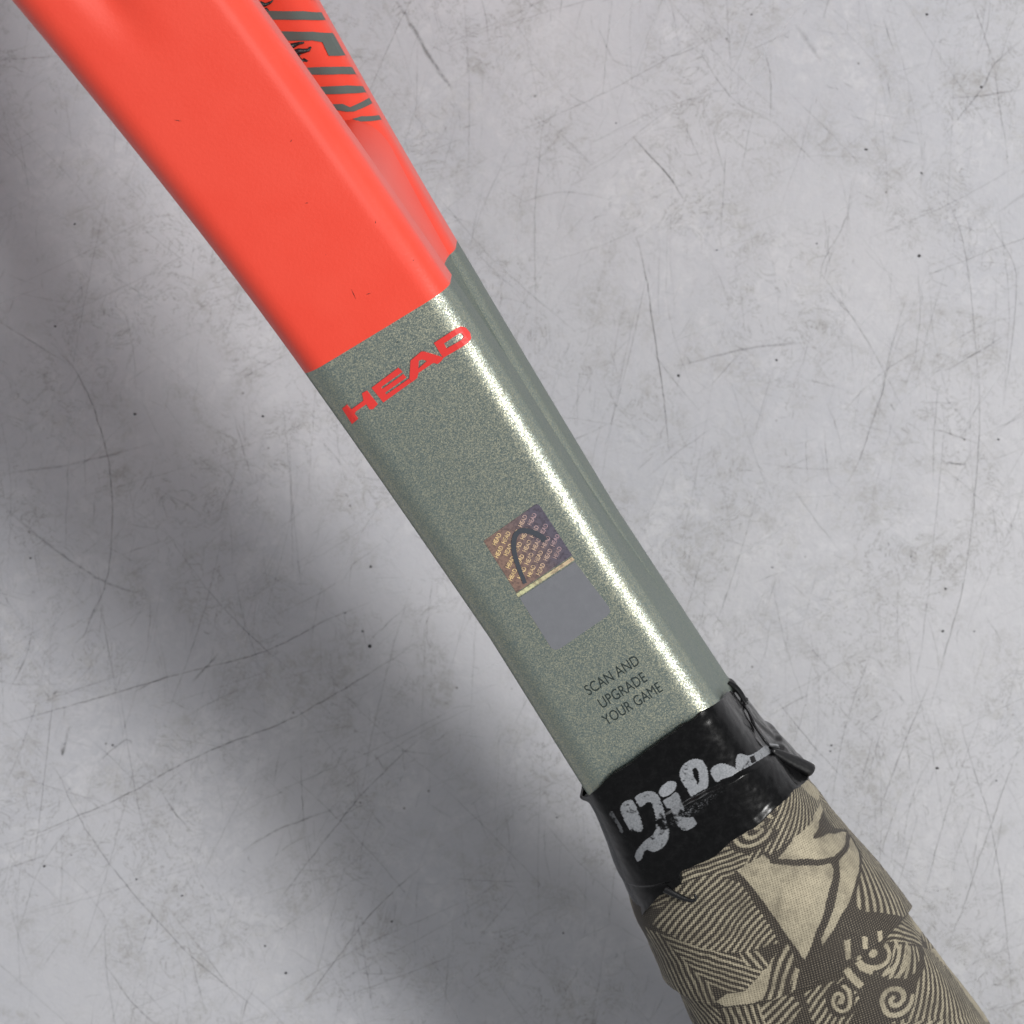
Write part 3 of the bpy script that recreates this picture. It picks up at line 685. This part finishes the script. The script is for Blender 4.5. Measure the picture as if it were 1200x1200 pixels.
def outer_u(s):
    x, y = OUT[:, 0], OUT[:, 1]
    m = np.gradient(y, x)
    s = np.asarray(s, float)
    i = np.clip(np.searchsorted(x, s) - 1, 0, len(x) - 2)
    h = x[i + 1] - x[i]
    t = (s - x[i]) / h
    return ((2 * t ** 3 - 3 * t ** 2 + 1) * y[i] + (t ** 3 - 2 * t ** 2 + t) * h * m[i] + (-2 * t ** 3 + 3 * t ** 2) * y[i + 1] + (t ** 3 - t ** 2) * h * m[i + 1])


def beam(s):
    return np.interp(s, BEAM[:, 0], BEAM[:, 1])


def gap(s):
    return np.interp(s, [55,70,80,90,106,125,150,175],[0,1.3,4.2,7.6,13.7,21.9,35.3,50.5])


def drop(v, b):
    e = np.clip(np.abs(v) - (b - RO), 0, RO)
    return RO - np.sqrt(np.maximum(RO * RO - e * e, 0)) + 0.22 * (v / b) ** 2


def section(b, T):
    """(v, depth from the outer face), closed loop"""
    out = []
    for v in np.linspace(-(b - RO), b - RO, 25):
        out.append((v, 0.22 * (v / b) ** 2))
    for k in range(1, 10):
        a = math.pi / 2 * k / 9
        v = b - RO + RO * math.sin(a)
        out.append((v, RO - RO * math.cos(a) + 0.22 * (v / b) ** 2))
    for q in (0.33, 0.66):
        out.append((b, RO + 0.22 + (T - RO - RI) * q))
    for k in range(0, 7):
        a = math.pi / 2 * k / 6
        out.append((b - RI + RI * math.cos(a), T - RI + RI * math.sin(a)))
    right = out[25:]
    for v in np.linspace(b - RI, -(b - RI), 9)[1:-1]:
        out.append((v, T))
    for v, d in reversed(right):
        out.append((-v, d))
    return np.array(out)


# path of the outer edge: throat arm, hoop, other arm
ss = np.concatenate([np.arange(1, 84, 1.5), [RED_S], np.arange(86.5, 150, 1.5), np.arange(153, 325, 5)])
half = np.stack([ss, outer_u(ss)], 1)
half = np.vstack([half, smooth_line(HEAD_TOP, 8)])
full = np.vstack([half, (half * [1, -1])[::-1][1:]])
tan = np.gradient(full, axis=0)
tan /= np.linalg.norm(tan, axis=1)[:, None]
nor = np.stack([-tan[:, 1], tan[:, 0]], 1)          # outward
rows = []
for i, (s, u) in enumerate(full):
    b = float(beam(s))
    # in the throat the sections stay square to the shaft, in the hoop square to the rim
    k = float(sstep(150, 185, s))
    nn = np.array([0.0, math.copysign(1, nor[i][1])]) * (1 - k) + nor[i] * k
    nn /= np.linalg.norm(nn)
    T = (abs(u) - float(gap(s))) * (1 - k) + 12.5 * k
    sec = section(b, T)
    # moulded hollow running up the middle of the outer face towards the head
    dep = sec[:, 1].copy()
    hol = sstep(127, 146, s) * (1.1 * np.exp(-((sec[:, 0] + 1.9 - 0.02 * (s - 137)) / 2.4) ** 2))
    dep = dep + np.where(dep < 3, hol, 0)
    pt = full[i][None] - nn[None] * dep[:, None]
    rows.append(np.stack([sec[:, 0], pt[:, 0], pt[:, 1]], 1))
P = np.array(rows)
me, quads = grid_mesh(P[:, ::-1], wrap=True)
nsec = P.shape[1]
row_s = np.minimum(full[:-1, 0], full[1:, 0])
mi = np.repeat((row_s >= RED_S - 0.01).astype(np.int32), nsec)
frame = link('frame', me, [M['flake'], M['coral']], racket)
me.polygons.foreach_set('material_index', mi)

# web that joins the two arms below the fork
wr = []
nv = 18
for s in np.concatenate([np.arange(3, 92, 2.0), np.arange(92, 106.1, 0.5)]):
    b = float(beam(s))
    g_ = float(np.interp(s, [0, 28, 45, 70, 90, 97], [0.03, 0.03, 0.5, 1.1, 1.7, 1.9]))
    lip = 0.0
    if s > 99:
        lip = 5.5 * (1 - math.sqrt(max(0, 1 - ((s - 99) / 7.01) ** 2)))
    hu = float(gap(s)) + 4.8
    f = float(sstep(86, 106, s)) * 3.0
    ring = []
    for sg in (1, -1):
        for k in range(nv + 1):
            t = (-1 + 2 * k / nv) * sg
            ring.append((sg * (b - 0.05 - g_ * (1 - abs(t) ** 2.5) - lip * (1 - 0.55 * t * t)), s + f * t * t, t * hu))
    wr.append(ring)
P = np.array(wr)
me, q = grid_mesh(P[:, ::-1], wrap=True)
n2 = P.shape[1]
bm = bmesh.new()
bm.from_mesh(me)
bm.verts.ensure_lookup_table()
bm.faces.new([bm.verts[(len(P) - 1) * n2 + k] for k in range(n2)])
bmesh.ops.recalc_face_normals(bm, faces=bm.faces[:])
bm.to_mesh(me)
bm.free()
web = link('throat_web', me, [M['flake'], M['coral']], racket)
for p in me.polygons:
    if p.center.y > RED_S * MM:
        p.material_index = 1

# hoop bridge between the arms
br = []
for k in range(41):
    t = -1 + 2 * k / 40
    br.append((150 + 48 * t * t, 72 * t))
br = np.array(br)
bt = np.gradient(br, axis=0)
bt /= np.linalg.norm(bt, axis=1)[:, None]
bn = np.stack([bt[:, 1], -bt[:, 0]], 1)
rows = []
for i in range(len(br)):
    sec = section(9.5, 11)
    pt = br[i][None] - bn[i][None] * sec[:, 1:2]
    rows.append(np.stack([sec[:, 0], pt[:, 0], pt[:, 1]], 1))
me, q = grid_mesh(np.array(rows), wrap=True)
link('hoop_bridge', me, M['coral'], racket)


# ------------------------------------------------------------------ flat print on the frame
def curve_mesh(polys, depth=0.03):
    """2D polygons with holes -> thin solid, mm, x = v, y = s"""
    cu = bpy.data.curves.new('c', 'CURVE')
    cu.dimensions = '2D'
    cu.fill_mode = 'BOTH'
    cu.extrude = depth
    for L in polys:
        sp = cu.splines.new('POLY')
        sp.points.add(len(L) - 1)
        for p, (x, y) in zip(sp.points, L):
            p.co = (x, y, 0, 1)
        sp.use_cyclic_u = True
    return bake(cu)


def text_mesh(body, size, depth=0.02, xs=1.0, bold=0.0):
    cu = bpy.data.curves.new('t', 'FONT')
    cu.body = body
    cu.size = size
    cu.align_x = 'CENTER'
    cu.align_y = 'BOTTOM_BASELINE'
    cu.extrude = depth
    cu.offset = bold
    cu.resolution_u = 4
    me = bake(cu)
    for v in me.vertices:
        v.co.x *= xs
    return me


def bake(cu):
    ob = bpy.data.objects.new('tmp', cu)
    COL.objects.link(ob)
    dg = bpy.context.evaluated_depsgraph_get()
    dg.update()
    me = bpy.data.meshes.new_from_object(ob.evaluated_get(dg))
    bpy.data.objects.remove(ob, do_unlink=True)
    bpy.data.curves.remove(cu)
    me.materials.clear()
    return me


def drape(me, fn, lift, cut=None):
    """bend a flat print (mm) on to a surface fn(s, v, lift)"""
    bm = bmesh.new()
    bm.from_mesh(me)
    if cut:
        for ax, step in ((0, cut), (1, cut)):
            lo = min(v.co[ax] for v in bm.verts)
            hi = max(v.co[ax] for v in bm.verts)
            no = Vector((1, 0, 0)) if ax == 0 else Vector((0, 1, 0))
            for c in np.arange(lo + step, hi, step):
                bmesh.ops.bisect_plane(bm, geom=bm.verts[:] + bm.edges[:] + bm.faces[:], plane_co=no * float(c), plane_no=no, dist=1e-5)
    for v in bm.verts:
        v.co = Vector(fn(v.co.y, v.co.x, lift + v.co.z)) * MM
    bm.to_mesh(me)
    bm.free()
    return me


def on_top(s, v, lift):
    return (v, s, float(outer_u(s)) - float(drop(v, float(beam(s)))) + lift)


def on_far(s, v, lift):
    b = float(beam(s))
    v = min(v, b - 0.06)
    e = max(0.0, v - (b - RI))
    return (v, s, -float(gap(s)) - (RI - math.sqrt(max(0.0, RI * RI - e * e))) + lift)


def offset_poly(poly, d):
    return poly


for k, polys in LOGO.items():
    me = drape(curve_mesh(polys, 0.10), on_top, 0.03, 0.8)
    link('logo_letter', me, M['red'], racket, smooth=False)['label'] = 'raised red letter %s of the brand name' % k

sticker = link('sticker', drape(curve_mesh([HOLO], 0.03), on_top, 0.02, 1.0), M['holo'], racket, smooth=False)
sticker['label'] = 'square purple brown hologram sticker with repeated tiny gold lettering'
link('foil_strip', drape(curve_mesh([STRIP], 0.02), on_top, 0.06, 1.0), M['strip'], sticker, smooth=False)
link('label_panel', drape(curve_mesh([PANEL], 0.03), on_top, 0.015, 1.0), M['panel'], sticker, smooth=False)
# bow-shaped emblem
E_ = smooth_line(EMBLEM, 0.25)
te = np.gradient(E_, axis=0)
te /= np.linalg.norm(te, axis=1)[:, None]
ne = np.stack([-te[:, 1], te[:, 0]], 1)
tt = np.linspace(0, 1, len(E_))
wd = 0.27 + 0.12 * tt
poly = np.vstack([E_ + ne * wd[:, None], (E_ - ne * wd[:, None])[::-1]])
link('emblem', drape(curve_mesh([[tuple(p) for p in poly]], 0.06), on_top, 0.09, None), M['emblem'], sticker, smooth=False)
# repeated tiny lettering
d = np.array(MICRO_DIR[1]) - np.array(MICRO_DIR[0])
ang = math.atan2(d[1], d[0])
base = text_mesh('HEAD', 0.86, 0.006, 0.80, 0.012)
bv = np.array([v.co[:] for v in base.vertices])
bf = [tuple(p.vertices) for p in base.polygons]
V, F = [], []
cx, cy = 1.3, 49.2
dv, nvv = np.array([math.cos(ang), math.sin(ang)]), np.array([-math.sin(ang), math.cos(ang)])
cnt = 0
for r in range(-8, 9):
    for c in range(-5, 6):
        cen = np.array([cx, cy]) + dv * (c * 2.25 + (r % 2) * 1.1 + 0.35 * r) + nvv * r * 1.02
        pts = cen + bv[:, :1] * dv + bv[:, 1:2] * nvv
        ok = inside(HOLO, pts[:, 0], pts[:, 1])
        if ok.mean() < 0.99:
            continue
        cnt += 1
        b0 = len(V)
        for (x, y), zc in zip(pts, bv[:, 2]):
            V.append(on_top(y, x, 0.058 + zc))
        F += [tuple(i + b0 for i in f) for f in bf]
me = mesh_from(V, F)
o = link('micro_lettering', me, M['gold'], sticker, smooth=False)
o['kind'] = 'stuff'
bpy.data.meshes.remove(base)

# slogan
for body, cen, width in (('SCAN AND', SCAN[0], 8.39), ('UPGRADE', SCAN[1], 7.35), ('YOUR GAME', SCAN[2], 9.2)):
    me = text_mesh(body, 2.25, 0.012, 1.0, 0.0)
    xs = np.array([v.co.x for v in me.vertices])
    k = width / (xs.max() - xs.min())
    yc = 0.8
    tilt = 0.036
    for v in me.vertices:
        x, y = v.co.x * k, v.co.y - yc
        v.co.x, v.co.y = cen[0] + x, cen[1] + y + x * tilt
    link('slogan_line', drape(me, on_top, 0.02, None), M['slogan'], racket, smooth=False)['label'] = 'small dark line of print reading %s' % body

# grey lettering on the inner face of the lower throat arm
for L in BARS:
    L = [(v - 4, s + 2.5) if v < 7.7 else (v, s) for v, s in L]
    me = drape(curve_mesh([L], 0.04), on_far, 0.10, 0.4)
    link('throat_letter', me, M['grey_ink'], racket, smooth=False)
# torn black trim stuck in the fork
fr = np.random.default_rng(3)
for k, (v, s) in enumerate(FRAG):
    for j in range(2):
        pts, rad = [], []
        for q_ in range(6):
            t_ = q_ / 5
            pts.append((v - 2.4 + (2.6 + 0.6 * j) * t_ + fr.normal(0, 0.12), s + 0.5 * j + fr.normal(0, 0.18) - (1.9 - 1.2 * j) * t_, -float(gap(s)) + 0.35 + fr.normal(0, 0.12)))
            rad.append(max(0.10, (0.62 - 0.5 * t_) * fr.uniform(0.7, 1.3)))
        Vt, Ft = tube(pts, rad, 7)
        link('torn_trim', mesh_from(Vt, Ft), M['rubber'], racket)
# paint nicks on the coral face
for k, (v, s, ln, an) in enumerate(((-4.2, 121.5, 0.9, 2.4), (2.5, 104.3, 0.45, 2.6), (8.2, 97.5, 0.35, 1.0), (0.6, 91.0, 1.5, 1.4), (2.2, 90.0, 0.7, 2.9), (5.5, 112.0, 0.4, 0.4), (9.4, 90.6, 0.3, 0.2), (1.7, 82.5, 0.4, 0.3))):
    dx, dy = math.cos(an) * ln / 2, math.sin(an) * ln / 2
    w = 0.04
    L = [(v - dx, s - dy), (v - w * math.sin(an), s + w * math.cos(an)), (v + dx, s + dy), (v + w * math.sin(an), s - w * math.cos(an))]
    link('paint_nick', drape(curve_mesh([L], 0.01), on_top, 0.02), M['rubber'], racket, smooth=False)

# ------------------------------------------------------------------ handle: tape collar and overgrip
W0 = 16.0
HK = np.array([(24, 11.5, 15.4, 5.2, 0), (16, 11.7, 15.5, 5.0, 0), (9, 12.2, 15.7, 4.4, -.1), (3, 13.0, 15.8, 3.6, -.2), (-3, 14.1, 15.9, 3.2, -.4),
               (-10, 15.1, 16.0, 3.0, -.5), (-20, 16.3, 16.4, 2.9, -1.0), (-28, 17.1, 16.6, 2.9, -1.1), (-40, 17.5, 16.8, 2.9, -.8),
               (-60, 17.6, 16.8, 2.9, -.5), (-175, 17.6, 16.8, 2.9, 0)])


def tube_pt(s, w, off=0.0):
    s, w = np.broadcast_arrays(np.asarray(s, float), np.asarray(w, float))
    phi = w / W0
    wv, wu, n, cv = [np.interp(-s, -HK[:, 0], HK[:, k]) for k in (1, 2, 3, 4)]
    r = (np.abs(np.cos(phi) / wu) ** n + np.abs(np.sin(phi) / wv) ** n) ** (-1 / n) + off
    return np.stack([r * np.sin(phi) + cv, s, r * np.cos(phi)], -1)


WMAX = math.pi * W0


def wcols(step, lo, hi, coarse):
    a = np.arange(lo, hi, step)
    return np.concatenate([a, np.arange(hi, 2 * WMAX + lo - 0.5 * coarse, coarse)])


def ext(data, w):
    """value along the rim, held level round the back"""
    d = np.array(sorted(data))
    return np.interp(w, d[:, 0], d[:, 1])


# tape
w = wcols(0.13, -26, 33, 0.8)
wl = np.where(w > WMAX, w - 2 * WMAX, w)
top_e = ext(COLLAR_TOP, wl) + 0.35 * (vnoise(wl, wl * 0, 0.7, 3) - 0.5)
low_e = ext(COLLAR_LOW, wl) + 0.7 * (vnoise(wl, wl * 0, 0.3, 5) - 0.5) + 0.12 * (vnoise(wl, wl * 0, 2.0, 9) - 0.5)
low_e = low_e - 1.6 * sstep(-4.5, -5.5, wl)          # an under-layer shows at the lower left
t = np.linspace(0, 1, 190)
S = top_e[None] * (1 - t[:, None]) + low_e[None] * t[:, None]
Wg = np.broadcast_to(wl[None], S.shape)
edge_s = ext(WRAP_EDGE, Wg) + 0.15 * (vnoise(Wg, S, 0.8, 2) - 0.5)
fade = sstep(-9, 2, Wg)
off = 0.45 + 0.55 * (fade * sstep(0.1, -0.75, S - edge_s) + (1 - fade) * sstep(4, -7, S - edge_s))
off += 0.10 * (vnoise(Wg, S, 0.35, 11) - 0.5) + 0.05 * (vnoise(Wg, S, 1.2, 12) - 0.5)
crump = sstep(14, 20, Wg) * sstep(36, 26, Wg)
off += crump * (0.7 * (vnoise(Wg * 0.9 + S * 0.25, S * 0.35, 0.55, 13) - 0.35))
off += 0.9 * np.exp(-((Wg + 14.5) / 1.8) ** 2) * np.exp(-((S - top_e[None]) / 0.8) ** 2)     # lip at the left
off += 0.25 * sstep(0.93, 1.0, t)[:, None]
# a second ply ends along the lower left
off += 0.25 * sstep(-3.5, -4.6, Wg) * sstep(-1.2, -1.6, S + 0.12 * (Wg + 5) + 1.4) * -1
rows = tube_pt(S, Wg, off)
first = tube_pt(S[:1], Wg[:1], off[:1] - 0.5)
last = tube_pt(S[-1:], Wg[-1:], off[-1:] - 1.3)
Pt = np.concatenate([first, rows, last], 0)
me, q = grid_mesh(Pt, wrap=True)
ink = np.zeros(S.shape)
for poly, strength in INK:
    poly = [tuple(p_) for p_ in smooth_closed(poly)]
    msk = inside(poly, Wg, S).astype(float)
    ink = np.maximum(ink, msk * strength)
for poly in INK_HOLES:
    ink[inside(poly, Wg, S)] = 0
under = (S - edge_s) < 0.05
ink = np.where(under & (Wg > 0.5), 0, ink)             # the next turn of tape covers the print
worn = vnoise(Wg, S, 1.6, 21) * 0.5 + vnoise(Wg, S, 4.5, 22) * 0.35 + vnoise(Wg, S, 9.0, 23) * 0.25
rub = np.exp(-(((Wg + 3.0) / 6.0) ** 2 + ((S - 5.6) / 1.0) ** 2))              # a rubbed streak across the letters
ink = ink * sstep(0.05, 0.35, worn - 0.02 - 0.40 * rub - 0.35 * (1 - ink) * (ink > 0))
haze_ = 0.5 * np.exp(-(((Wg - 0.8) / 3.0) ** 2 + ((S - 5.2 - 0.08 * Wg) / 0.55) ** 2)) * sstep(0.55, 0.8, vnoise(Wg, S, 6, 31) * 0.5 + vnoise(Wg, S, 12, 32) * 0.5)
ink = np.maximum(ink, haze_)
attr(me, 'ink', np.concatenate([ink[:1], ink, ink[-1:]], 0))
collar = link('tape_collar', me, M['tape'], racket)
collar['label'] = 'black tape wrapped round the top of the grip with worn white script'
# free end of the tape: ridge, rolled tail, torn strand, standing corner
rp = [tube_pt(s, min(ww, 27), 0.95 + 0.12 * math.sin(0.7 * k)) for k, (ww, s) in enumerate(smooth_line(RIDGE[1:], 0.5))]
Vt, Ft = tube(rp, [0.20 + 0.05 * math.sin(0.9 * k) for k in range(len(rp))], 8)
link('tape_edge', mesh_from(Vt, Ft), M['edge'], collar)
tail = [tube_pt(3.4, 17.3, 0.9), tube_pt(1.8, 18.5, 1.2), tube_pt(0.2, 19.6, 1.5), tube_pt(-1.4, 20.6, 1.9), tube_pt(-2.9, 21.4, 2.3), tube_pt(-3.6, 21.8, 2.4)]
Vt, Ft = tube(smooth_line(tail, 0.4), np.interp(np.linspace(0, 1, len(smooth_line(tail, 0.4))), [0, .25, .6, 1], [0.35, 0.7, 0.95, 1.0]), 14, 0.75)
link('rolled_tail', mesh_from(Vt, Ft), M['edge'], collar)
cr = [tube_pt(13.0, 24.5, 0.6), tube_pt(12.2, 24.0, 1.0), tube_pt(11.0, 23.0, 1.3), tube_pt(9.6, 21.8, 1.2)]
Vt, Ft = tube(smooth_line(cr, 0.3), np.interp(np.linspace(0, 1, len(smooth_line(cr, 0.3))), [0, .3, 1], [0.25, 0.5, 0.3]), 9, 0.6)
link('curled_corner', mesh_from(Vt, Ft), M['edge'], collar)
st = smooth_line([tube_pt(s, ww, 1.1 + 0.1 * k) for k, (ww, s) in enumerate(STRAND)], 0.25)
Vt, Ft = tube(st, np.interp(np.linspace(0, 1, len(st)), [0, .5, 1], [0.55, 0.38, 0.2]), 8, 0.7)
link('torn_strand', mesh_from(Vt, Ft), M['edge'], collar)

# overgrip
w = wcols(0.125, -27, 33, 0.9)
wl = np.where(w > WMAX, w - 2 * WMAX, w)
srow = np.concatenate([np.arange(3, -62, -0.125), np.arange(-62, -168, -2.0)])
S = np.broadcast_to(srow[:, None], (len(srow), len(wl)))
Wg = np.broadcast_to(wl[None], S.shape)
seam = ext(SEAM, np.clip(Wg, -19, 29)) + np.where(Wg > 29, (Wg - 29) * 0.0, 0)
off = np.zeros(S.shape)
for k in range(0, 6):
    sm = seam - 26.0 * k
    off += 1.15 * sstep(-0.15, 0.25, S - sm) * (1 - sstep(2.0, 24, S - sm))
off += 0.30 * (vnoise(Wg, S, 0.10, 41) - 0.5) + 0.16 * (vnoise(Wg, S, 0.35, 42) - 0.5) + 0.05 * (vnoise(Wg, S, 1.6, 43) - 0.5)
off += 0.7 * np.exp(-((S + 8.5) / 3.0) ** 2) * sstep(-10, -16, Wg)
Pt = tube_pt(S, Wg, off)
me, q = grid_mesh(Pt, wrap=True)
# hand-drawn print, plus a painted shadow line at the seam
X = Wg + 0.5 * (vnoise(Wg, S, 0.22, 51) - 0.5) + 0.22 * (vnoise(Wg, S, 0.6, 52) - 0.5)
Y = S + 0.5 * (vnoise(Wg, S, 0.22, 53) - 0.5) + 0.22 * (vnoise(Wg, S, 0.6, 54) - 0.5)
pr = np.full(S.shape, 0.86)
# everywhere else round the handle: patches of stripes turning from cell to cell
cell = np.floor(X / 9.5 + 0.35 * np.sin(Y / 5)).astype(int) * 7 + np.floor(Y / 11.0 + 0.3 * np.sin(X / 4)).astype(int) * 13
angs = np.array([0.4, -0.9, 1.5, 2.3, -0.2, 1.0, 0.75])[np.mod(cell, 7)]
gen = 0.5 + 0.5 * np.cos(2 * math.pi * (-np.sin(angs) * X + np.cos(angs) * Y) / 1.0)
far = (Wg < -17) | (Wg > 25) | (S < -38)
pr = np.where(far, gen, pr)
for poly, an, per in REGIONS:
    msk = inside(poly, X, Y)
    per = min(per, 2.2) * 0.68
    d_ = -math.sin(an) * X + math.cos(an) * Y
    c = sum(p[0] for p in poly) / len(poly), sum(p[1] for p in poly) / len(poly)
    along = math.cos(an) * (X - c[0]) + math.sin(an) * (Y - c[1])
    st_ = 0.60 + 0.52 * np.cos(2 * math.pi * (d_ + 0.012 * along ** 2) / per)
    pr = np.where(msk, st_, pr)
for poly in GROUND:
    pr = np.where(inside(poly, X, Y), 0.0, pr)
for L, wd, val in STROKES:
    dd = dist_line(L, X, Y)
    k = 1 - sstep(wd * 0.5 - 0.2, wd * 0.5 + 0.2, dd)
    pr = pr * (1 - k) + val * k
ds = dist_line(sorted(SEAM), Wg, S + 0.12)
pr = np.maximum(pr, 0.95 * (1 - sstep(0.12, 0.4, ds)))  # shadow of the wrap overlap, darkened into the print colour
attr(me, 'print', np.clip(pr, 0, 1))
uvl = me.uv_layers.new(name='unrolled')
flat = np.stack([Wg / 100, S / 100], -1).reshape(-1, 2)
vi = np.empty(len(me.loops), np.int32)
me.loops.foreach_get('vertex_index', vi)
uvl.data.foreach_set('uv', flat[vi].astype(np.float32).ravel())
grip = link('overgrip', me, M['grip'], racket)
grip['label'] = 'cream grip wrap printed with brown hand-drawn stripes, spirals and leaf shapes'

# butt cap
rows = []
for s, k in ((-160, 0.97), (-163, 1.0), (-168, 1.05), (-173, 1.10), (-176, 1.08), (-177.5, 0.98), (-178, 0.6), (-178, 0.01)):
    ww = np.linspace(-WMAX, WMAX, 65)[:-1]
    p = tube_pt(np.full(64, -165.0), ww)
    p = p * [k, 1, k]
    p[:, 1] = s
    rows.append(p)
me, q = grid_mesh(np.array(rows), wrap=True)
link('butt_cap', me, M['rubber'], racket)
